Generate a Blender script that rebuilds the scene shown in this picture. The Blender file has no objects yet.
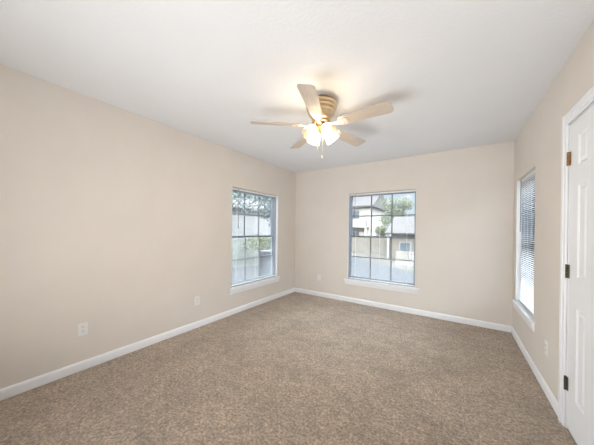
import bpy, bmesh, math, random
from mathutils import Vector, Matrix
C = bpy.context.scene.collection
S = bpy.context.scene
random.seed(7)
PI = math.pi

# ------------------------------------------------------------ camera
XL, XR, YB, YF, H = -2.741, 0.6135, 4.0336, -0.85, 2.44
YAW, ROLL, CAMH, FPX, CY = 0.5896, 0.0132, 1.2718, 236.79, 229.86
cam = bpy.data.cameras.new('camera'); co = bpy.data.objects.new('camera', cam); C.objects.link(co)
fw = Vector((-math.sin(YAW), math.cos(YAW), 0)); rt = Vector((math.cos(YAW), math.sin(YAW), 0)); up = rt.cross(fw)
r2 = math.cos(ROLL)*rt + math.sin(ROLL)*up; u2 = -math.sin(ROLL)*rt + math.cos(ROLL)*up
co.matrix_world = Matrix(((r2.x, u2.x, -fw.x, 0), (r2.y, u2.y, -fw.y, 0), (r2.z, u2.z, -fw.z, CAMH), (0, 0, 0, 1)))
cam.sensor_fit = 'HORIZONTAL'; cam.sensor_width = 36; cam.lens = 36*FPX/594
cam.shift_y = (CY-222.5)/594; cam.clip_start = 0.02; cam.clip_end = 400
S.camera = co

# ------------------------------------------------------------ light
SKY_STRENGTH = 1.0
SUN_STRENGTH = 7.0
BULB = 420.0
BOUNCE_FILL = 43.0
S.view_settings.view_transform = 'Standard'; S.view_settings.look = 'None'
S.view_settings.gamma = 1; S.view_settings.use_curve_mapping = False
S.view_settings.exposure = 0.0
w = bpy.data.worlds.new('sky'); S.world = w; w.use_nodes = True
nt = w.node_tree; nt.nodes.clear()
out = nt.nodes.new('ShaderNodeOutputWorld'); bg = nt.nodes.new('ShaderNodeBackground')
tc = nt.nodes.new('ShaderNodeTexCoord'); sx = nt.nodes.new('ShaderNodeSeparateXYZ')
ra = nt.nodes.new('ShaderNodeValToRGB'); no = nt.nodes.new('ShaderNodeTexNoise'); rb = nt.nodes.new('ShaderNodeValToRGB')
mx = nt.nodes.new('ShaderNodeMix'); mx.data_type = 'RGBA'
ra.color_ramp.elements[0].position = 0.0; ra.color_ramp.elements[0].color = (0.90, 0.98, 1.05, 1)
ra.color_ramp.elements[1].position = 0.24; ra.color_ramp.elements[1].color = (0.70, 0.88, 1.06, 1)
e_ = ra.color_ramp.elements.new(0.36); e_.color = (13.5, 14.6, 15.8, 1)     # sky above the window view boosted to push more daylight indoors
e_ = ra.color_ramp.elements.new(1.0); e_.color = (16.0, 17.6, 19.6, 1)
no.inputs['Scale'].default_value = 2.6; no.inputs['Detail'].default_value = 5
rb.color_ramp.elements[0].position = 0.47; rb.color_ramp.elements[0].color = (0, 0, 0, 1)
rb.color_ramp.elements[1].position = 0.66; rb.color_ramp.elements[1].color = (1, 1, 1, 1)
mx.inputs[7].default_value = (1.1, 1.1, 1.1, 1); mx.blend_type = 'LIGHTEN'
L = nt.links.new
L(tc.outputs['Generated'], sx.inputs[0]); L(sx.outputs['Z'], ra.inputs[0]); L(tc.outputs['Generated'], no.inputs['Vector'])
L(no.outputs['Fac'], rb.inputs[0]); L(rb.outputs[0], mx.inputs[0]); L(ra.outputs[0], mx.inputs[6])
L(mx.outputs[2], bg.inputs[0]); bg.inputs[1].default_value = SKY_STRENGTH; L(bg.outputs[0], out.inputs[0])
sun = bpy.data.lights.new('sun', 'SUN'); sun.energy = SUN_STRENGTH; sun.angle = math.radians(0.6); sun.color = (1, 0.93, 0.82)
so = bpy.data.objects.new('sun', sun); C.objects.link(so)
so.rotation_euler = Vector((-0.25, 0.86, -0.40)).to_track_quat('-Z', 'Y').to_euler()

# added soft fill light, unseen behind the camera, bounced off the white ceiling
al = bpy.data.lights.new('bounce_fill', 'AREA'); al.shape = 'RECTANGLE'; al.size = 1.8; al.size_y = 0.6; al.energy = BOUNCE_FILL; al.spread = math.radians(125); al.color = (0.985, 0.99, 1.0)
ao = bpy.data.objects.new('bounce_fill', al); C.objects.link(ao); ao.location = (-0.85, -0.7, 0.35)
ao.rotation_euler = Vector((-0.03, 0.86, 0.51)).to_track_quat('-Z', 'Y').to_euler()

# ------------------------------------------------------------ materials
def mat(name, col, rough=0.6, metal=0.0, var=0.0, vscale=20, bump=0.0, bscale=200, spec=0.5, detail=4):
    m = bpy.data.materials.new(name); m.use_nodes = True; t = m.node_tree
    b = t.nodes['Principled BSDF']
    b.inputs['Base Color'].default_value = (*col, 1); b.inputs['Roughness'].default_value = rough
    b.inputs['Metallic'].default_value = metal; b.inputs['Specular IOR Level'].default_value = spec
    c = t.nodes.new('ShaderNodeTexCoord')
    n = t.nodes.new('ShaderNodeTexNoise'); n.inputs['Scale'].default_value = vscale; n.inputs['Detail'].default_value = detail
    r = t.nodes.new('ShaderNodeValToRGB')
    a = 1-var; z = 1+var
    r.color_ramp.elements[0].position = 0.3; r.color_ramp.elements[1].position = 0.7
    r.color_ramp.elements[0].color = (col[0]*a, col[1]*a, col[2]*a, 1); r.color_ramp.elements[1].color = (min(1, col[0]*z), min(1, col[1]*z), min(1, col[2]*z), 1)
    t.links.new(c.outputs['Object'], n.inputs['Vector']); t.links.new(n.outputs['Fac'], r.inputs[0])
    t.links.new(r.outputs[0], b.inputs['Base Color'])
    if bump:
        n2 = t.nodes.new('ShaderNodeTexNoise'); n2.inputs['Scale'].default_value = bscale; n2.inputs['Detail'].default_value = 3
        bp = t.nodes.new('ShaderNodeBump'); bp.inputs['Strength'].default_value = bump; bp.inputs['Distance'].default_value = 0.004
        t.links.new(c.outputs['Object'], n2.inputs['Vector']); t.links.new(n2.outputs['Fac'], bp.inputs['Height']); t.links.new(bp.outputs[0], b.inputs['Normal'])
    return m

M = {}
M['wall'] = mat('beige wall paint', (0.745, 0.695, 0.637), 0.75, var=0.02, vscale=3, bump=0.18, bscale=140, spec=0.25)
M['ceiling'] = mat('white ceiling texture', (0.76, 0.77, 0.785), 0.9, var=0.015, vscale=2, bump=0.35, bscale=60, spec=0.1)
M['trim'] = mat('white trim paint', (0.90, 0.915, 0.94), 0.4, var=0.01)
M['door'] = mat('white door paint', (0.85, 0.87, 0.90), 0.42, var=0.01)
M['alu'] = mat('grey window aluminium', (0.055, 0.064, 0.078), 0.45, 0.1, var=0.05)
M['frame'] = mat('light grey window frame', (0.2550, 0.2850, 0.3300), 0.5, var=0.04)
M['blind'] = mat('white blind slats', (0.86, 0.87, 0.88), 0.4, var=0.01)
def slat_mat():
    m = bpy.data.materials.new('thin white vinyl slats'); m.use_nodes = True; t = m.node_tree; t.nodes.clear()
    o = t.nodes.new('ShaderNodeOutputMaterial'); x = t.nodes.new('ShaderNodeMixShader'); d = t.nodes.new('ShaderNodeBsdfDiffuse'); l = t.nodes.new('ShaderNodeBsdfTranslucent')
    d.inputs[0].default_value = (0.92, 0.925, 0.93, 1); l.inputs[0].default_value = (0.95, 0.955, 0.96, 1); x.inputs[0].default_value = 0.42
    t.links.new(d.outputs[0], x.inputs[1]); t.links.new(l.outputs[0], x.inputs[2]); t.links.new(x.outputs[0], o.inputs[0]); return m
M['slats'] = slat_mat()
M['plate'] = mat('white plastic plate', (0.82, 0.82, 0.80), 0.35, var=0.01)
M['slot'] = mat('dark slot', (0.05, 0.05, 0.05), 0.6)
M['brass'] = mat('bright brass', (0.72, 0.50, 0.26), 0.28, 1.0, var=0.06, vscale=40)
M['bronze'] = mat('dark bronze', (0.10, 0.09, 0.075), 0.4, 0.8, var=0.2, vscale=60)
M['hinge'] = mat('worn brass hinge', (0.42, 0.26, 0.12), 0.4, 0.9, var=0.3, vscale=60)
M['nickel'] = mat('champagne metal', (0.74, 0.58, 0.38), 0.28, 1.0, var=0.05, vscale=30)
M['white_metal'] = mat('pale metal arm', (0.80, 0.76, 0.68), 0.3, 0.4, var=0.03)
M['chain'] = mat('pull chain', (0.75, 0.68, 0.55), 0.3, 0.8)

def carpet():
    m = bpy.data.materials.new('brown cut pile carpet'); m.use_nodes = True; t = m.node_tree
    b = t.nodes['Principled BSDF']; b.inputs['Roughness'].default_value = 1.0; b.inputs['Specular IOR Level'].default_value = 0.05
    b.inputs['Sheen Weight'].default_value = 0.5; b.inputs['Sheen Roughness'].default_value = 0.5; b.inputs['Sheen Tint'].default_value = (1, 0.94, 0.87, 1)
    c = t.nodes.new('ShaderNodeTexCoord')
    def noise(s, d, r=0.6):
        n = t.nodes.new('ShaderNodeTexNoise'); n.inputs['Scale'].default_value = s; n.inputs['Detail'].default_value = d
        n.inputs['Roughness'].default_value = r; t.links.new(c.outputs['Object'], n.inputs['Vector']); return n
    f = noise(58, 6, 0.85); g = noise(3.2, 3); k = noise(14, 3)
    r = t.nodes.new('ShaderNodeValToRGB')
    e = r.color_ramp.elements; e[0].position = 0.34; e[0].color = (0.085, 0.052, 0.034, 1); e[1].position = 0.70; e[1].color = (0.97, 0.785, 0.605, 1)
    t.links.new(f.outputs['Fac'], r.inputs[0])
    def mulramp(n, lo, hi, p0=0.3, p1=0.7):
        q = t.nodes.new('ShaderNodeValToRGB'); e = q.color_ramp.elements
        e[0].position = p0; e[0].color = (lo, lo, lo, 1); e[1].position = p1; e[1].color = (hi, hi, hi, 1)
        t.links.new(n.outputs['Fac'], q.inputs[0]); return q
    def mul(a, q):
        x = t.nodes.new('ShaderNodeMix'); x.data_type = 'RGBA'; x.blend_type = 'MULTIPLY'; x.inputs[0].default_value = 1
        t.links.new(a, x.inputs[6]); t.links.new(q.outputs[0], x.inputs[7]); return x.outputs[2]
    q2 = noise(38, 2)
    col = mul(mul(mul(r.outputs[0], mulramp(g, 0.82, 1.06, 0.36, 0.64)), mulramp(k, 0.80, 1.06, 0.36, 0.64)), mulramp(q2, 0.84, 1.10, 0.38, 0.62))
    t.links.new(col, b.inputs['Base Color'])
    bp = t.nodes.new('ShaderNodeBump'); bp.inputs['Strength'].default_value = 0.9; bp.inputs['Distance'].default_value = 0.012
    t.links.new(f.outputs['Fac'], bp.inputs['Height']); t.links.new(bp.outputs[0], b.inputs['Normal'])
    return m
M['carpet'] = carpet()

def blade_mat():
    m = bpy.data.materials.new('bleached oak blade'); m.use_nodes = True; t = m.node_tree
    b = t.nodes['Principled BSDF']; b.inputs['Roughness'].default_value = 0.5
    c = t.nodes.new('ShaderNodeTexCoord'); mp = t.nodes.new('ShaderNodeMapping'); mp.inputs['Scale'].default_value = (3, 60, 10)
    n = t.nodes.new('ShaderNodeTexNoise'); n.inputs['Scale'].default_value = 2; n.inputs['Detail'].default_value = 5
    r = t.nodes.new('ShaderNodeValToRGB'); e = r.color_ramp.elements
    e[0].position = 0.3; e[0].color = (0.44, 0.37, 0.30, 1); e[1].position = 0.7; e[1].color = (0.56, 0.49, 0.41, 1)
    t.links.new(c.outputs['Object'], mp.inputs[0]); t.links.new(mp.outputs[0], n.inputs['Vector']); t.links.new(n.outputs['Fac'], r.inputs[0]); t.links.new(r.outputs[0], b.inputs['Base Color'])
    return m
M['blade'] = blade_mat()

def glass_pane():
    m = bpy.data.materials.new('window glass'); m.use_nodes = True; t = m.node_tree; t.nodes.clear()
    o = t.nodes.new('ShaderNodeOutputMaterial'); x = t.nodes.new('ShaderNodeMixShader'); a = t.nodes.new('ShaderNodeBsdfTransparent'); g = t.nodes.new('ShaderNodeBsdfGlossy')
    a.inputs[0].default_value = (0.91, 0.935, 0.945, 1); g.inputs['Roughness'].default_value = 0.02
    f = t.nodes.new('ShaderNodeFresnel'); f.inputs[0].default_value = 1.25
    t.links.new(f.outputs[0], x.inputs[0]); t.links.new(a.outputs[0], x.inputs[1]); t.links.new(g.outputs[0], x.inputs[2]); t.links.new(x.outputs[0], o.inputs[0])
    return m
M['glass'] = glass_pane()

def shade_glass():
    m = bpy.data.materials.new('frosted shade glass'); m.use_nodes = True; t = m.node_tree; t.nodes.clear()
    o = t.nodes.new('ShaderNodeOutputMaterial'); x = t.nodes.new('ShaderNodeMixShader'); a = t.nodes.new('ShaderNodeBsdfTransparent'); d = t.nodes.new('ShaderNodeBsdfTranslucent')
    a.inputs[0].default_value = (1, 0.93, 0.80, 1); d.inputs[0].default_value = (0.50, 0.39, 0.25, 1)
    e = t.nodes.new('ShaderNodeEmission'); e.inputs[0].default_value = (1, 0.74, 0.40, 1); e.inputs[1].default_value = 0.40
    ad = t.nodes.new('ShaderNodeAddShader')
    x.inputs[0].default_value = 0.90
    t.links.new(a.outputs[0], x.inputs[1]); t.links.new(d.outputs[0], x.inputs[2]); t.links.new(x.outputs[0], ad.inputs[0]); t.links.new(e.outputs[0], ad.inputs[1]); t.links.new(ad.outputs[0], o.inputs[0])
    return m
M['shade'] = shade_glass()
def emis(name, col, s):
    m = bpy.data.materials.new(name); m.use_nodes = True; t = m.node_tree; t.nodes.clear()
    o = t.nodes.new('ShaderNodeOutputMaterial'); e = t.nodes.new('ShaderNodeEmission'); e.inputs[0].default_value = (*col, 1); e.inputs[1].default_value = s
    t.links.new(e.outputs[0], o.inputs[0]); return m
M['bulb'] = emis('lit bulb', (1, 0.92, 0.80), BULB)

# ------------------------------------------------------------ helpers
def add_box(bm, x0, x1, y0, y1, z0, z1, bev=0.0):
    if not bev:
        vs = [bm.verts.new(p) for p in ((x0,y0,z0),(x1,y0,z0),(x1,y1,z0),(x0,y1,z0),(x0,y0,z1),(x1,y0,z1),(x1,y1,z1),(x0,y1,z1))]
        for f in ((3,2,1,0),(4,5,6,7),(0,1,5,4),(1,2,6,5),(2,3,7,6),(3,0,4,7)): bm.faces.new([vs[i] for i in f])
        return
    b2 = bmesh.new(); add_box(b2, x0, x1, y0, y1, z0, z1)
    bmesh.ops.bevel(b2, geom=b2.edges[:], offset=bev, segments=2, profile=0.6, affect='EDGES')
    join(bm, b2)
def join(bm, b2, mtx=None):
    mp = {}
    for v in b2.verts: mp[v] = bm.verts.new(mtx @ v.co if mtx else v.co)
    for f in b2.faces:
        try: bm.faces.new([mp[v] for v in f.verts]).smooth = f.smooth
        except ValueError: pass
    b2.free()
def add_tube(bm, pts, r, n=8, r1=None):
    pts = [Vector(p) for p in pts]; rings = []
    for i, p in enumerate(pts):
        d = (pts[min(i+1, len(pts)-1)]-pts[max(i-1, 0)]).normalized()
        a = d.cross(Vector((0, 0, 1)));
        if a.length < 1e-3: a = Vector((1, 0, 0))
        a.normalize(); b = d.cross(a)
        rr = r if r1 is None else r+(r1-r)*i/(len(pts)-1)
        rings.append([bm.verts.new(p+rr*(math.cos(2*PI*k/n)*a+math.sin(2*PI*k/n)*b)) for k in range(n)])
    for i in range(len(rings)-1):
        for k in range(n): bm.faces.new((rings[i][k], rings[i][(k+1) % n], rings[i+1][(k+1) % n], rings[i+1][k])).smooth = True
    bm.faces.new(rings[0][::-1]); bm.faces.new(rings[-1])
def add_lathe(bm, prof, n=32, mtx=None, flute=None, cap=True):
    rings = []
    for j, (r, z) in enumerate(prof):
        ring = []
        for k in range(n):
            a = 2*PI*k/n; rr = r*(1+(flute(j, a) if flute else 0))
            p = Vector((rr*math.cos(a), rr*math.sin(a), z)); ring.append(bm.verts.new(mtx @ p if mtx else p))
        rings.append(ring)
    for j in range(len(rings)-1):
        for k in range(n): bm.faces.new((rings[j][k], rings[j][(k+1) % n], rings[j+1][(k+1) % n], rings[j+1][k])).smooth = True
    if cap: bm.faces.new(rings[0][::-1]); bm.faces.new(rings[-1])
def add_prism(bm, poly, x0, x1, axis='x'):
    # poly: list of (a,b); extruded along axis
    def P(t, a, b): return {'x': (t, a, b), 'y': (a, t, b), 'z': (a, b, t)}[axis]
    A = [bm.verts.new(P(x0, a, b)) for a, b in poly]; B = [bm.verts.new(P(x1, a, b)) for a, b in poly]; n = len(poly)
    for i in range(n): bm.faces.new((A[i], A[(i+1) % n], B[(i+1) % n], B[i]))
    bm.faces.new(A[::-1]); bm.faces.new(B)
def obj(name, bm, m, parent=None, sharp=None):
    bmesh.ops.recalc_face_normals(bm, faces=bm.faces[:])
    me = bpy.data.meshes.new(name); bm.to_mesh(me); bm.free()
    for mm in (m if isinstance(m, (list, tuple)) else [m]): me.materials.append(mm)
    o = bpy.data.objects.new(name, me); C.objects.link(o)
    if parent: o.parent = parent
    return o
def empty(name, loc=(0, 0, 0), rz=0.0):
    o = bpy.data.objects.new(name, None); C.objects.link(o); o.location = loc; o.rotation_euler = (0, 0, rz); o.empty_display_size = 0.1
    return o
def tag(o, label, cat, group=None, kind=None):
    o['label'] = label; o['category'] = cat
    if group: o['group'] = group
    if kind: o['kind'] = kind
    return o
def struct(o, label=None):
    o['kind'] = 'structure'
    if label: o['label'] = label
    return o
def B(*boxes, bev=0.0):
    bm = bmesh.new()
    for b in boxes: add_box(bm, *b, bev=bev)
    return bm
def copy_tree(o, parent=None):
    c = o.copy(); C.objects.link(c)
    if parent: c.parent = parent
    for ch in list(o.children): copy_tree(ch, c)
    return c

# ------------------------------------------------------------ room shell
T = 0.16
WIN = {  # (lo, hi, z sill, z head) along each wall
    'left': (2.368, 3.4575, 0.398, 1.9025), 'back': (-1.6014, -0.504, 0.406, 1.931), 'right': (3.068, 3.868, 0.455, 1.905)}
struct(obj('floor', B((XL-T, XR+T+0.05, YF-T, YB+T, -0.06, 0.0)), M['carpet']), 'brown cut pile carpet floor')
struct(obj('ceiling', B((XL-T, XR+T, YF-T, YB+T, H, H+0.06)), M['ceiling']), 'white lightly textured ceiling')
a, b, z0, z1 = WIN['left']; g = 0.0
struct(obj('wall_left', B((XL-T, XL, YF-T, a-g, 0, H), (XL-T, XL, b+g, YB+T, 0, H), (XL-T, XL, a-g, b+g, 0, z0-0.03), (XL-T, XL, a-g, b+g, z1+g, H)), M['wall']), 'beige painted wall with the treeside window')
a, b, z0, z1 = WIN['back']
struct(obj('wall_back', B((XL, a-g, YB, YB+T, 0, H), (b+g, XR, YB, YB+T, 0, H), (a-g, b+g, YB, YB+T, 0, z0-0.03), (a-g, b+g, YB, YB+T, z1+g, H)), M['wall']), 'beige painted far wall')
a, b, z0, z1 = WIN['right']
D0, D1, DH = 1.62, 2.278, 1.985      # door opening on the right wall
struct(obj('wall_right', B((XR, XR+T, YF-T, D0, 0, H), (XR, XR+T, D0, D1, DH, H), (XR, XR+T, D1, a-g, 0, H), (XR, XR+T, b+g, YB+T, 0, H), (XR, XR+T, a-g, b+g, 0, z0-0.03), (XR, XR+T, a-g, b+g, z1+g, H)), M['wall']), 'beige painted wall with the white door')
struct(obj('wall_front', B((XL, XR, YF-T, YF, 0, H)), M['wall']), 'beige wall behind the viewpoint')

# baseboards: profile (depth from the wall, height)
BP = [(0, 0), (0.007, 0), (0.007, 0.007), (0.014, 0.008), (0.014, 0.066), (0.010, 0.078), (0.004, 0.084), (0, 0.084)]
def base_prism(p, q, n):   # from p to q along the wall, n = inward normal
    bm = bmesh.new(); p = Vector(p); q = Vector(q); n = Vector(n)
    A = [bm.verts.new((*(p+n*d), z)) for d, z in BP]; Bv = [bm.verts.new((*(q+n*d), z)) for d, z in BP]; k = len(BP)
    for i in range(k): bm.faces.new((A[i], A[(i+1) % k], Bv[(i+1) % k], Bv[i]))
    bm.faces.new(A[::-1]); bm.faces.new(Bv); return bm
struct(obj('baseboard_left', base_prism((XL, YF), (XL, YB), (1, 0)), M['trim']))
struct(obj('baseboard_back', base_prism((XL+.014, YB), (XR-.014, YB), (0, -1)), M['trim']))
struct(obj('baseboard_right', base_prism((XR, 2.36), (XR, YB), (-1, 0)), M['trim']))
struct(obj('baseboard_front', base_prism((XL+.014, YF), (XR-.014, YF), (0, 1)), M['trim']))

# ------------------------------------------------------------ windows: local x along the wall, y outward, z up
def make_window(name, loc, rz, W, Hh, label):
    r = empty(name, loc, rz); struct(r, label)
    # white lined reveal
    obj('reveal', B((0, 0.004, 0.001, 0.050, 0, Hh-0.004), (W-0.004, W, 0.001, 0.050, 0, Hh-0.004)), M['trim'], r)
    obj('reveal_head', B((0, W, 0.001, 0.050, Hh-0.004, Hh)), M['wall'], r)
    # sill board with horns and an apron under it
    s = obj('window_sill', B((0, W, 0.0, T-.01, -0.03, 0.0), (-0.055, W+0.055, -0.028, 0.0, -0.024, 0.0), bev=0.003), M['trim'], r)
    bm = bmesh.new(); add_prism(bm, [(0, -0.024), (-0.020, -0.024), (-0.018, -0.05), (-0.012, -0.075), (-0.009, -0.092), (0, -0.092)], -0.04, W+0.04)
    obj('apron', bm, M['trim'], s)
    # aluminium frame
    f = 0.020
    obj('window_frame', B((0, f, 0.049, 0.15, 0, Hh), (W-f, W, 0.049, 0.15, 0, Hh), (f, W-f, 0.049, 0.15, Hh-f, Hh), (f, W-f, 0.049, 0.15, 0, 0.02)), M['frame'], r)
    mid = Hh*0.5
    for nm, za, zb, y in (('upper_sash', mid-0.012, Hh-f, 0.125), ('lower_sash', 0.02, mid+0.012, 0.095)):
        t = 0.016
        up_ = nm == 'upper_sash'
        sh = obj(nm, B((f, f+t, y, y+0.022, za, zb), (W-f-t, W-f, y, y+0.022, za, zb), (f+t, W-f-t, y, y+0.022, zb-0.026, zb) if up_ else (f+t, W-f-t, y, y+0.022, za, za+0.026)), M['frame'], r)
        obj('meeting_rail', B((f+t, W-f-t, y, y+0.022, za, za+0.026) if up_ else (f+t, W-f-t, y, y+0.022, zb-0.026, zb)), M['alu'], sh)
        x0, x1 = f+t, W-f-t; g0, g1 = za+0.026, zb-0.026; h = 0.010
        obj('glass_pane', B((x0, x1, y+0.009, y+0.013, g0, g1)), M['glass'], sh)
        bx = []
        for k in (1, 2): xx = x0+(x1-x0)*k/3; bx.append((xx-h, xx+h, y+0.003, y+0.008, g0, g1))
        zz = (g0+g1)/2; bx.append((x0, x1, y+0.002, y+0.007, zz-h, zz+h))
        obj('muntin_grid', B(*bx), M['alu'], sh)
    return r
def make_blind(loc, rz, W, Hh, label, tilt=0.0, wand=0.09, cords=(0.12, 0.5, 0.88), pitch=0.0215):
    r = empty('mini_blind', loc, rz); tag(r, label, 'window blind', 'white mini blinds in the windows')
    e = 0.012; yc = 0.040
    obj('headrail', B((e, W-e, yc-0.013, yc+0.013, Hh-0.036, Hh-0.011), bev=0.002), M['blind'], r)
    bm = bmesh.new(); z = Hh-0.052; n = 0
    while z > 0.04:
        prof = []
        for k in range(5):
            u = -1+k*0.5; yy = 0.46*pitch*u; zz = 0.04*pitch*(1-u*u)
            prof.append((yc+yy*math.cos(tilt)-zz*math.sin(tilt), z+yy*math.sin(tilt)+zz*math.cos(tilt)))
        poly = prof+[(p[0], p[1]-0.0004) for p in prof[::-1]]
        add_prism(bm, poly, e+0.004, W-e-0.004); z -= pitch
    obj('slats', bm, M['slats'], r)
    obj('bottom_rail', B((e+0.003, W-e-0.003, yc-0.012, yc+0.012, 0.012, 0.026), bev=0.003), M['blind'], r)
    for c in cords:
        obj('ladder_cord', B((c*W-0.0006, c*W+0.0006, yc-0.0145, yc-0.0132, 0.02, Hh-0.03), (c*W-0.0006, c*W+0.0006, yc+0.0132, yc+0.0145, 0.02, Hh-0.03)), M['blind'], r)
    bm = bmesh.new(); add_tube(bm, [(W*wand, yc-0.019, Hh-0.02), (W*wand, yc-0.020, Hh-0.62)], 0.004, 6)
    obj('tilt_wand', bm, M['wand'], r)
    return r
M['wand'] = mat('clear grey wand', (0.22, 0.23, 0.24), 0.3)
a, b, z0, z1 = WIN['left']
make_window('window_1', (XL, a, z0), PI/2, b-a, z1-z0, 'gridded window looking onto trees and a fence')
make_blind((XL, a, z0), PI/2, b-a, z1-z0, 'white open mini blind in the window on the left wall, trees behind it', 0.0, 0.13, pitch=0.0125)
a, b, z0, z1 = WIN['back']
make_window('window_2', (a, YB, z0), 0, b-a, z1-z0, 'gridded window looking onto a parking area and houses')
make_blind((a, YB, z0), 0, b-a, z1-z0, 'white open mini blind in the far wall window, houses and lot behind it', 0.0, 0.11, pitch=0.0125)
a, b, z0, z1 = WIN['right']
make_window('window_3', (XR, b, z0), -PI/2, b-a, z1-z0, 'narrow window beside the white door, seen at a slant')
make_blind((XR, b, z0), -PI/2, b-a, z1-z0, 'white mini blind in the narrow right wall window nearest the door', 0.10, 0.12)

# ------------------------------------------------------------ door on the right wall
cw = 0.076
bm = bmesh.new()
def casing_leg(y0, y1, z0, z1, inner_high):
    add_box(bm, XR-0.012, XR, y0, y1, z0, z1, bev=0.003)
    if inner_high: add_box(bm, XR-0.018, XR-0.012, y0+0.012 if inner_high > 0 else y0+0.03, y1-0.03 if inner_high > 0 else y1-0.012, z0, z1, bev=0.003)
casing_leg(D1+0.003, D1+0.003+cw, 0, DH+cw, -1)
casing_leg(D0-cw, D0-0.003, 0, DH+cw, 1)
add_box(bm, XR-0.012, XR, D0-0.003, D1+0.003, DH+0.003, DH+cw, bev=0.003)
add_box(bm, XR-0.018, XR-0.012, D0-0.02, D1+0.02, DH+0.025, DH+cw-0.012, bev=0.003)
add_box(bm, XR, XR+T, D1-0.004, D1+0.004, 0, DH); add_box(bm, XR, XR+T, D0-0.004, D0+0.004, 0, DH); add_box(bm, XR, XR+T, D0, D1, DH-0.004, DH+0.004)
add_box(bm, XR+0.045, XR+0.057, D1-0.016, D1-0.004, 0, DH-0.004); add_box(bm, XR+0.045, XR+0.057, D0+0.004, D0+0.016, 0, DH-0.004)
struct(obj('wall_closet', B((XR+T, XR+T+0.05, D0-0.15, D1+0.15, 0, DH+0.15)), M['wall']))
struct(obj('trim_1', bm, M['trim']), 'white door casing')

def door_leaf(W, Hd, th, panels):
    # face in the local x-z plane at y=0 (towards the room), thickness to +y; panels = (x0,x1,z0,z1)
    bm = bmesh.new()
    xs = sorted({0, W, *[p[0] for p in panels], *[p[1] for p in panels]}); zs = sorted({0, Hd, *[p[2] for p in panels], *[p[3] for p in panels]})
    def quad(p): bm.faces.new([bm.verts.new(q) for q in p])
    for i in range(len(xs)-1):
        for j in range(len(zs)-1):
            x0, x1, za, zb = xs[i], xs[i+1], zs[j], zs[j+1]
            if (x0, x1, za, zb) in panels:
                steps = [(0, 0), (0.010, 0.007), (0.020, 0.007), (0.036, 0.002)]
                for (d0, y0), (d1, y1) in zip(steps, steps[1:]):
                    A = [(x0+d0, y0, za+d0), (x1-d0, y0, za+d0), (x1-d0, y0, zb-d0), (x0+d0, y0, zb-d0)]
                    Q = [(x0+d1, y1, za+d1), (x1-d1, y1, za+d1), (x1-d1, y1, zb-d1), (x0+d1, y1, zb-d1)]
                    for k in range(4): quad((A[k], A[(k+1) % 4], Q[(k+1) % 4], Q[k]))
                quad(Q)
            else: quad([(x0, 0, za), (x1, 0, za), (x1, 0, zb), (x0, 0, zb)])
    quad([(0, th, 0), (0, th, Hd), (W, th, Hd), (W, th, 0)])
    quad([(0, 0, 0), (0, 0, Hd), (0, th, Hd), (0, th, 0)]); quad([(W, 0, 0), (W, th, 0), (W, th, Hd), (W, 0, Hd)])
    quad([(0, 0, 0), (0, th, 0), (W, th, 0), (W, 0, 0)]); quad([(0, 0, Hd), (W, 0, Hd), (W, th, Hd), (0, th, Hd)])
    bmesh.ops.remove_doubles(bm, verts=bm.verts[:], dist=1e-5)
    return bm
DW = D1-D0-0.014
pc = [(0.122, 0.245), (DW-0.245, DW-0.122)]; pz = [(0.225, 0.80), (0.985, 1.555), (1.68, 1.865)]
door = obj('door_1', door_leaf(DW, DH-0.022, 0.036, [(x0, x1, za, zb) for x0, x1 in pc for za, zb in pz]), M['door'])
door.location = (XR+0.004, D1-0.007, 0.014); door.rotation_euler = (0, 0, -PI/2); struct(door, 'white six panel door with three hinges')
for zc, m, lab in ((1.745, 'hinge', 'worn brass coloured top hinge'), (1.01, 'bronze', 'dark bronze hinge'), (0.28, 'bronze', 'dark bronze hinge')):
    bm = bmesh.new()
    for k in range(5): add_tube(bm, [(-0.004, -0.008, zc-0.044+k*0.018), (-0.004, -0.008, zc-0.044+k*0.018+0.0165)], 0.0075, 10)
    add_box(bm, 0.002, 0.016, -0.002, 0.0, zc-0.044, zc+0.044);
    add_box(bm, -0.010, 0.003, -0.006, -0.001, zc-0.044, zc+0.044)
    h = obj('hinge', bm, M[m], door); h['label'] = lab
bm = bmesh.new(); add_lathe(bm, [(0.03, 0), (0.03, 0.006), (0.012, 0.012), (0.011, 0.035), (0.026, 0.045), (0.029, 0.058), (0.02, 0.07), (0.004, 0.073)], 20, Matrix.Translation((DW-0.06, 0, 0.90)) @ Matrix.Rotation(PI/2, 4, 'X'))
obj('door_knob', bm, M['bronze'], door)

# ------------------------------------------------------------ wall plates
def duplex(loc, rz, label):     # local x along the wall, -y into the room
    r = empty('power_outlet', loc, rz); tag(r, label, 'outlet', 'white outlet plates low on the walls')
    bm = B((-0.036, 0.036, -0.006, 0.0, -0.058, 0.058), bev=0.003); obj('cover_plate', bm, M['plate'], r)
    for s in (-1, 1):
        bm = bmesh.new(); pts = []
        for k in range(20):
            t = 2*PI*k/20; pts.append((max(-0.0145, min(0.0145, 0.0175*math.cos(t))), s*0.0195+0.0142*math.sin(t)))
        add_prism(bm, pts, -0.0085, -0.005, 'y'); rc = obj('receptacle', bm, M['plate'], r)
        obj('slots', B((-0.0075, -0.0052, -0.0092, -0.0080, s*0.0195-0.001, s*0.0195+0.008), (0.0052, 0.0075, -0.0092, -0.0080, s*0.0195, s*0.0195+0.008), (-0.002, 0.002, -0.0092, -0.0080, s*0.0195-0.009, s*0.0195-0.005)), M['slot'], rc)
    bm = bmesh.new(); add_lathe(bm, [(0.003, 0), (0.003, 0.0012), (0.001, 0.0018)], 10, Matrix.Translation((0, -0.006, 0)) @ Matrix.Rotation(PI/2, 4, 'X')); obj('screw', bm, M['nickel'], r)
    return r
duplex((XL, 0.697, 0.366), PI/2, 'white outlet plate on the left wall, the one farthest from the window')
duplex((XL, 1.816, 0.350), PI/2, 'small white outlet plate on the left wall nearest the window')
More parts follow.
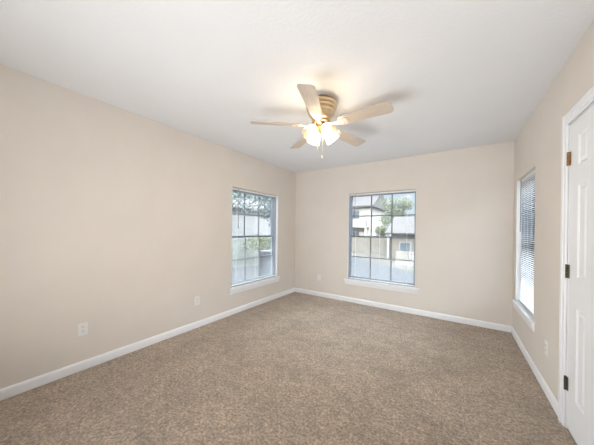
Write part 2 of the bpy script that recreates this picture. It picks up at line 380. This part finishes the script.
duplex((-2.174, YB, 0.358), 0, 'small outlet plate on the far wall beside the room corner')
duplex((XR, 2.669, 0.360), -PI/2, 'white outlet plate on the right wall between window and door')

# ------------------------------------------------------------ ceiling fan
FX, FY = -1.011, 1.876
fan = empty('ceiling_fan', (FX, FY, H)); tag(fan, 'five blade ceiling fan with lit frosted glass shades', 'ceiling fan')
bm = bmesh.new()
add_lathe(bm, [(0.03, 0.0), (0.070, 0.0), (0.075, -0.030), (0.132, -0.040), (0.139, -0.050), (0.139, -0.066), (0.134, -0.073), (0.127, -0.076), (0.126, -0.086), (0.130, -0.091), (0.129, -0.100), (0.119, -0.105), (0.115, -0.119), (0.118, -0.124), (0.115, -0.134), (0.104, -0.140), (0.096, -0.157), (0.086, -0.176), (0.078, -0.190), (0.05, -0.192)], 48)
obj('motor_housing', bm, M['nickel'], fan)
bm = bmesh.new(); add_lathe(bm, [(0.04, -0.190), (0.070, -0.192), (0.082, -0.200), (0.082, -0.214), (0.068, -0.222), (0.03, -0.223)], 40)
obj('flywheel', bm, M['brass'], fan)
PH = math.radians(1.6); BZ = -0.240
def blade_bm(x1):
    b2 = bmesh.new(); n = 10; top = []; bot = []
    outl = []
    x0, w0, w1 = 0.185, 0.052, 0.064
    outl.append((x0, -w0*0.80)); outl.append((x0+0.015, -w0))
    for k in range(7): t = k/6; outl.append((x0+0.015+(x1-0.03-x0-0.015)*t, -(w0+(w1-w0)*t)))
    for k in range(1, 7): a = -PI/2+k*PI/12; outl.append((x1-0.03+0.03*math.cos(a), -w1+0.03+0.03*math.sin(a)))
    o2 = outl+[(x, -y) for x, y in outl[::-1]]
    add_prism(b2, o2, -0.003, 0.003, 'z'); bmesh.ops.remove_doubles(b2, verts=b2.verts[:], dist=1e-4)
    return b2
def arm_bm():
    b2 = bmesh.new()
    add_prism(b2, [(0.07, -0.016), (0.12, -0.012), (0.165, -0.018), (0.19, -0.036), (0.235, -0.040), (0.255, -0.022), (0.262, 0), (0.255, 0.022), (0.235, 0.040), (0.19, 0.036), (0.165, 0.018), (0.12, 0.012), (0.07, 0.016)], -0.008, -0.0032, 'z')
    return b2
for dg, tip in ((-2.7, 0.612), (-71.2, 0.632), (-139.8, 0.622), (147.0, 0.620), (74.6, 0.632)):
    ang = math.radians(dg)
    R0 = Matrix.Translation((0, 0, BZ)) @ Matrix.Rotation(ang, 4, 'Z') @ Matrix.Rotation(math.radians(-13), 4, 'X')
    bl = obj('blade', blade_bm(tip), M['blade'], fan); bl.matrix_local = R0
    b2 = arm_bm(); add_tube(b2, [(0.065, 0, 0.012), (0.09, 0, -0.004), (0.12, 0, -0.006)], 0.011, 8)
    ar = obj('blade_arm', b2, M['white_metal'], fan); ar.matrix_local = R0
    for (x, y) in ((0.215, -0.026), (0.215, 0.026), (0.245, 0)):
        b2 = bmesh.new(); add_lathe(b2, [(0.001, -0.0108), (0.005, -0.0105), (0.006, -0.008)], 8, Matrix.Translation((x, y, 0)))
        obj('screw', b2, M['brass'], ar)
bm = bmesh.new(); add_lathe(bm, [(0.03, -0.222), (0.045, -0.224), (0.052, -0.232), (0.052, -0.262), (0.045, -0.272), (0.03, -0.280), (0.022, -0.296), (0.010, -0.304), (0.004, -0.306)], 32)
obj('light_fitter', bm, M['brass'], fan)
phi0 = math.atan2(-FY, -FX)
TILT = math.radians(44)
for k in range(4):
    ang = phi0+math.radians(33+90*k)
    base = Vector((0.048*math.cos(ang), 0.048*math.sin(ang), -0.247))
    R1 = Matrix.Translation(base) @ Matrix.Rotation(ang, 4, 'Z') @ Matrix.Rotation(PI-TILT, 4, 'Y')   # local +z points down and outward
    bm = bmesh.new(); add_lathe(bm, [(0.018, -0.005), (0.020, 0.010), (0.028, 0.018), (0.029, 0.032), (0.022, 0.034)], 20)
    hd = obj('shade_holder', bm, M['brass'], fan); hd.matrix_local = R1
    bm = bmesh.new()
    pr = [(0.025, 0.026), (0.033, 0.035), (0.044, 0.050), (0.050, 0.072), (0.052, 0.096), (0.055, 0.114), (0.062, 0.128)]
    add_lathe(bm, pr, 48, flute=lambda j, a: (0.0, 0, 0.01, 0.015, 0.02, 0.035, 0.05)[j]*math.cos(8*a), cap=False)
    sh = obj('lamp_shade', bm, M['shade'], fan); sh.matrix_local = R1
    bm = bmesh.new(); add_lathe(bm, [(0.010, 0.030), (0.012, 0.045), (0.022, 0.066), (0.026, 0.082), (0.022, 0.098), (0.012, 0.107), (0.002, 0.109)], 16)
    obj('bulb', bm, M['bulb'], sh)
for dx, dy, ln, nm in ((0.030, -0.030, 0.25, 'fob'), (-0.012, -0.035, 0.17, 'fob')):
    bm = bmesh.new(); n = int(ln/0.011)
    add_lathe(bm, [(0.0022+(0.0016 if i % 2 else 0), -0.262-ln*i/(2*n)) for i in range(2*n+1)], 6, Matrix.Translation((dx, dy, 0)))
    c = obj('pull_chain', bm, M['chain'], fan)
    bm = bmesh.new(); add_lathe(bm, [(0.002, -0.262-ln), (0.006, -0.268-ln), (0.0075, -0.285-ln), (0.005, -0.292-ln), (0.001, -0.294-ln)], 12, Matrix.Translation((dx, dy, 0)))
    obj('fob', bm, M['chain'], c)

# ------------------------------------------------------------ outside
def gz(y): return -0.27 if y < 5 else (-1.2 if y > 20 else -0.27-0.93*(y-5)/15)
M['asphalt'] = mat('grey asphalt', (0.0308, 0.0317, 0.0330), 0.9, var=0.12, vscale=3, bump=0.3, bscale=40, spec=0.1)
M['dirt'] = mat('pale dry ground', (0.0645, 0.0570, 0.0471), 0.95, var=0.12, vscale=1.2, spec=0.05)
M['conc'] = mat('pale concrete', (0.1178, 0.1178, 0.1147), 0.9, var=0.06, vscale=4, spec=0.1)
M['leafA'] = mat('blue green leaves', (0.0840, 0.1134, 0.1008), 0.6, var=0.45, vscale=2.2)
M['leafB'] = mat('yellow green leaves', (0.0693, 0.0809, 0.0347), 0.6, var=0.35, vscale=3)
M['bark'] = mat('grey brown bark', (0.0360, 0.0300, 0.0252), 0.9, var=0.3, vscale=12)
M['stucco'] = mat('cream stucco', (0.2480, 0.2294, 0.2046), 0.9, var=0.03, vscale=3)
M['stuccoB'] = mat('tan stucco', (0.1054, 0.0938, 0.0764), 0.9, var=0.04, vscale=3)
M['roofing'] = mat('pale tan shingles', (0.0416, 0.0360, 0.0320), 0.95, var=0.1, vscale=8)
M['darkglass'] = mat('dark building window', (0.0484, 0.0605, 0.0725), 0.15, var=0.1, vscale=2)
M['siding'] = mat('white lap siding', (0.2115, 0.2080, 0.1974), 0.7, var=0.03, vscale=2)
M['boards'] = mat('weathered fence boards', (0.1265, 0.1376, 0.1190), 0.9, var=0.15, vscale=6)
M['acmetal'] = mat('grey painted steel', (0.0510, 0.0600, 0.0720), 0.5, 0.2, var=0.06)
bm = bmesh.new()
xs = [-60, -30, -20, -12, -6, XL-T, XR+T, 6, 14, 40]; ys = [-30, -10, 0, 5, 8, 12, 16, 20, 30, 60, 90]
gv = [[bm.verts.new((x, y, gz(y))) for y in ys] for x in xs]
for i in range(len(xs)-1):
    for j in range(len(ys)-1): bm.faces.new((gv[i][j], gv[i+1][j], gv[i+1][j+1], gv[i][j+1]))
struct(obj('ground', bm, M['dirt']), 'pale ground outside the windows')
bm = bmesh.new()
def strip(bm, poly):   # ground hugging slab following the slope
    bm.faces.new([bm.verts.new((x, y, gz(y)+0.012)) for x, y in poly])
strip(bm, [(-26, 4.3), (8, 4.3), (8, 5), (-26, 5)]); strip(bm, [(-26, 5), (8, 5), (8, 8.0), (0.5, 10.0), (-6.5, 20), (-26, 20)]); strip(bm, [(-26, 20), (-6.5, 20), (-10, 25), (-26, 25)])
struct(obj('parking_lot', bm, M['asphalt']), 'grey asphalt lot beyond the far window')
bm = bmesh.new(); strip(bm, [(-7.6, -6), (XL-T-0.02, -6), (XL-T-0.02, 4.2), (-7.6, 4.2)]); struct(obj('side_yard', bm, M['conc']), 'pale concrete side yard')
# the house's own roof
bm = bmesh.new(); add_prism(bm, [(-6.0, H+0.1), (YB+0.62, H+0.1), (YB+0.62, H+0.22), (-0.8, H+1.75), (-6.0, H+0.22)], XL-0.62, XR+0.62)
struct(obj('roof', bm, M['roofing']))
bm = bmesh.new(); add_box(bm, XL-T, XR+T, YF-T, YB+T, gz(0), -0.061); struct(obj('foundation', bm, M['conc']))

def leaves(bm, c, rad, n, size, rng):
    c = Vector(c)
    for _ in range(n):
        while True:
            p = Vector((rng.uniform(-1, 1), rng.uniform(-1, 1), rng.uniform(-1, 1)))
            if 0.25 < p.length < 1: break
        p = c+Vector((p.x*rad[0], p.y*rad[1], p.z*rad[2]))
        d = Vector((rng.gauss(0, 1), rng.gauss(0, 1), rng.gauss(0, 1))).normalized(); e = d.orthogonal().normalized(); f = d.cross(e)
        s = size*rng.uniform(0.6, 1.3)
        bm.faces.new([bm.verts.new(p+q) for q in (e*s, f*s*0.45, -e*s, -f*s*0.45)])
def tree(name, loc, trunk_h, blobs, m, size, label, seed, cat='tree', group=None, branches=6):
    rng = random.Random(seed); t = empty(name, loc); tag(t, label, cat, group)
    bm = bmesh.new(); add_tube(bm, [(0, 0, -0.1), (0.06, 0.03, trunk_h*0.5), (0, 0.08, trunk_h)], 0.04+0.035*trunk_h, 10, 0.02+0.022*trunk_h)
    for (c, r, n) in blobs[:branches]:
        c = Vector(c); mid = Vector((c.x*0.35, c.y*0.35, trunk_h*0.6+c.z*0.38)); add_tube(bm, [(0, 0.05, trunk_h*0.85), mid, c], 0.012+0.014*trunk_h, 7, 0.012)
        for _ in range(3):
            q = c+Vector((rng.uniform(-1, 1)*r[0], rng.uniform(-1, 1)*r[1], rng.uniform(-.7, .7)*r[2])); add_tube(bm, [mid, (mid+q)/2+Vector((0, 0, .1)), q], 0.014, 5, 0.006)
    obj('trunk', bm, M['bark'], t)
    bm = bmesh.new()
    for (c, r, n) in blobs: leaves(bm, c, r, n, size, rng)
    obj('foliage', bm, M[m], t)
    return t
def blobs(rng, n, R, z0, z1, r, k):
    o = []
    for i in range(n):
        a = 2*PI*i/n+rng.uniform(-.4, .4); d = R*rng.uniform(0.25, 1)
        o.append(((d*math.cos(a), d*math.sin(a), rng.uniform(z0, z1)), (r*rng.uniform(.8, 1.2), r*rng.uniform(.8, 1.2), r*rng.uniform(.6, .9)), k))
    return o
rg = random.Random(3)
tree('oak_tree', (-10.6, 8.0, gz(8.0)), 2.4, blobs(rg, 14, 2.3, 2.6, 5.4, 1.15, 420), 'leafA', 0.10, 'leafy oak tree over the fence at the left side of the left window', 11, group='trees seen through the left window')
tree('oak_tree', (-10.4, 13.4, gz(13.4)), 2.3, blobs(rg, 14, 2.1, 2.6, 5.4, 1.1, 420), 'leafA', 0.10, 'leafy oak tree over the fence at the right side of the left window', 12, group='trees seen through the left window')
tree('shade_tree', (-6.2, 33.5, gz(33)), 2.6, blobs(rg, 12, 1.7, 3.6, 6.4, 1.0, 420), 'leafB', 0.10, 'round yellow green tree behind the tan roofed house, far window', 13)
tree('garden_shrub', (-7.3, 29.5, gz(29)), 0.9, blobs(rg, 8, 0.75, 1.4, 4.0, 0.75, 300), 'leafB', 0.08, 'tall green shrub beside the cream apartment block, far window', 14, cat='shrub')
tree('fence_shrub', (-6.9, 7.7, gz(7.7)), 0.6, blobs(rg, 6, 0.45, 0.7, 1.25, 0.42, 260), 'leafB', 0.05, 'yellow green shrub before the board fence, left window', 15, cat='shrub')

# board fence seen through the left window
fx0 = -7.8
fe = empty('board_fence', (fx0, 8, gz(8)-0.02)); tag(fe, 'weathered vertical board fence across the side yard, left window', 'fence')
bm = bmesh.new(); y = -6.0; rg = random.Random(5)
while y < 8:
    add_box(bm, -0.012, 0.012, y, y+0.138, -0.25, 1.30+rg.uniform(-.015, .015)); y += 0.145
obj('boards', bm, M['boards'], fe)
for z in (0.25, 1.05): obj('rail', B((-0.05, -0.012, -6, 8, z, z+0.08)), M['boards'], fe)
# white sided house behind the fence
hs = empty('neighbour_house', (-14.9, 12, gz(12)), 0.0); tag(hs, 'white lap sided house behind the board fence, left window', 'house')
bm = bmesh.new()
for k in range(21): add_prism(bm, [(0, -0.1+k*0.18), (0.035, -0.1+k*0.18), (0.012, 0.08+k*0.18), (0, 0.08+k*0.18)], -9, 7, 'y')
add_box(bm, -6, 0, -9, 7, -0.3, 3.65)
o = obj('wall', bm, M['siding'], hs)
bm = bmesh.new(); add_prism(bm, [(0.4, 3.65), (0.4, 3.78), (-3, 5.0), (-6.4, 3.78), (-6.4, 3.65)], -9.4, 7.4, 'y'); obj('roof', bm, M['roofing'], hs)
for y in (-6.5,):
    f = obj('window', B((0.0, 0.06, y-0.65, y+0.65, 1.0, 2.2)), M['siding'], hs); obj('pane', B((0.055, 0.065, y-0.57, y+0.57, 1.07, 2.13)), M['darkglass'], f)
# condenser unit beside the house
ac = empty('air_conditioner', (-4.9, 6.05, gz(6.05)+0.02)); tag(ac, 'grey boxy air conditioning unit in the side yard, lower right of left window', 'air conditioner')
bm = bmesh.new()
for i in range(-1, 2, 2):
    for j in range(-1, 2, 2): add_box(bm, i*0.34-0.03, i*0.34+0.03, j*0.34-0.03, j*0.34+0.03, 0.06, 0.86)
for k in range(24): add_box(bm, -0.345, 0.345, -0.345, 0.345, 0.08+k*0.032, 0.094+k*0.032)
add_box(bm, -0.32, 0.32, -0.32, 0.32, 0.07, 0.84); obj('cabinet', bm, M['acmetal'], ac)
obj('top_cover', B((-0.38, 0.38, -0.38, 0.38, 0.86, 0.90), bev=0.01), M['acmetal'], ac)
bm = bmesh.new()
for k in range(6): r = 0.05+k*0.045; add_tube(bm, [(r*math.cos(t*PI/12), r*math.sin(t*PI/12), 0.905) for t in range(25)], 0.004, 5)
obj('fan_grille', bm, M['alu'], ac)
obj('pad', B((-0.45, 0.45, -0.45, 0.45, -0.04, 0.06)), M['conc'], ac)

# cream two storey apartments, far window
ap = empty('apartment_building', (-11.3, 38, gz(38))); tag(ap, 'cream two storey apartment block with balcony, left half of far window', 'building')
obj('wall', B((-20, 0, 0, 9, -0.3, 6.3)), M['stucco'], ap)
bm = bmesh.new(); add_prism(bm, [(-0.7, 6.3), (-0.7, 6.5), (4.5, 9.3), (9.7, 6.5), (9.7, 6.3)], -20.5, 0.6); obj('roof', bm, M['roofing'], ap)
for x in (-2.4, -6.5, -10.5, -14.5):
    for z in (1.0, 4.5):
        f = obj('window', B((x-0.62, x+0.62, -0.06, 0, z-0.06, z+1.36)), M['siding'], ap); obj('pane', B((x-0.53, x+0.53, -0.075, -0.05, z, z+1.3)), M['darkglass'], f)
bm = B((-5.2, -0.2, -1.5, 0, 3.0, 3.2), (-5.2, -0.2, -1.5, -1.44, 3.2, 4.1), (-5.2, -5.1, -1.5, 0, 3.2, 4.1), (-0.3, -0.2, -1.5, 0, 3.2, 4.1)); obj('balcony', bm, M['stucco'], ap)
for x in (-5.05, -0.35): obj('post', B((x-0.12, x+0.12, -1.45, -1.2, -0.1, 3.0)), M['stucco'], ap)
# single storey house with the tan roof, far window
th = empty('tan_roofed_house', (-2.3, 23.5, gz(23.5))); tag(th, 'low tan house with pale roof, right half of far window', 'house')
obj('wall', B((-2.7, 9, 0, 7, -0.2, 2.25)), M['stuccoB'], th)
bm = bmesh.new(); add_prism(bm, [(-0.6, 2.2), (-0.6, 2.32), (3.5, 4.0), (7.6, 2.32), (7.6, 2.2)], -3.15, 9.5); obj('roof', bm, M['roofing'], th)
for x in (-1.5, 0.2):
    f = obj('window', B((x-0.5, x+0.5, -0.06, 0, 0.55, 1.5)), M['siding'], th); obj('pane', B((x-0.43, x+0.43, -0.075, -0.05, 0.61, 1.44)), M['darkglass'], f)
obj('post', B((-3.0, -2.82, -0.45, -0.27, -0.1, 2.2)), M['siding'], th)
# low garden wall between them
gw = obj('garden_wall', B((-24.0, -5.3, 26.4, 26.65, gz(27)-0.2, gz(27)+1.75)), M['stuccoB']); tag(gw, 'long low tan garden wall at the far edge of the lot', 'wall')
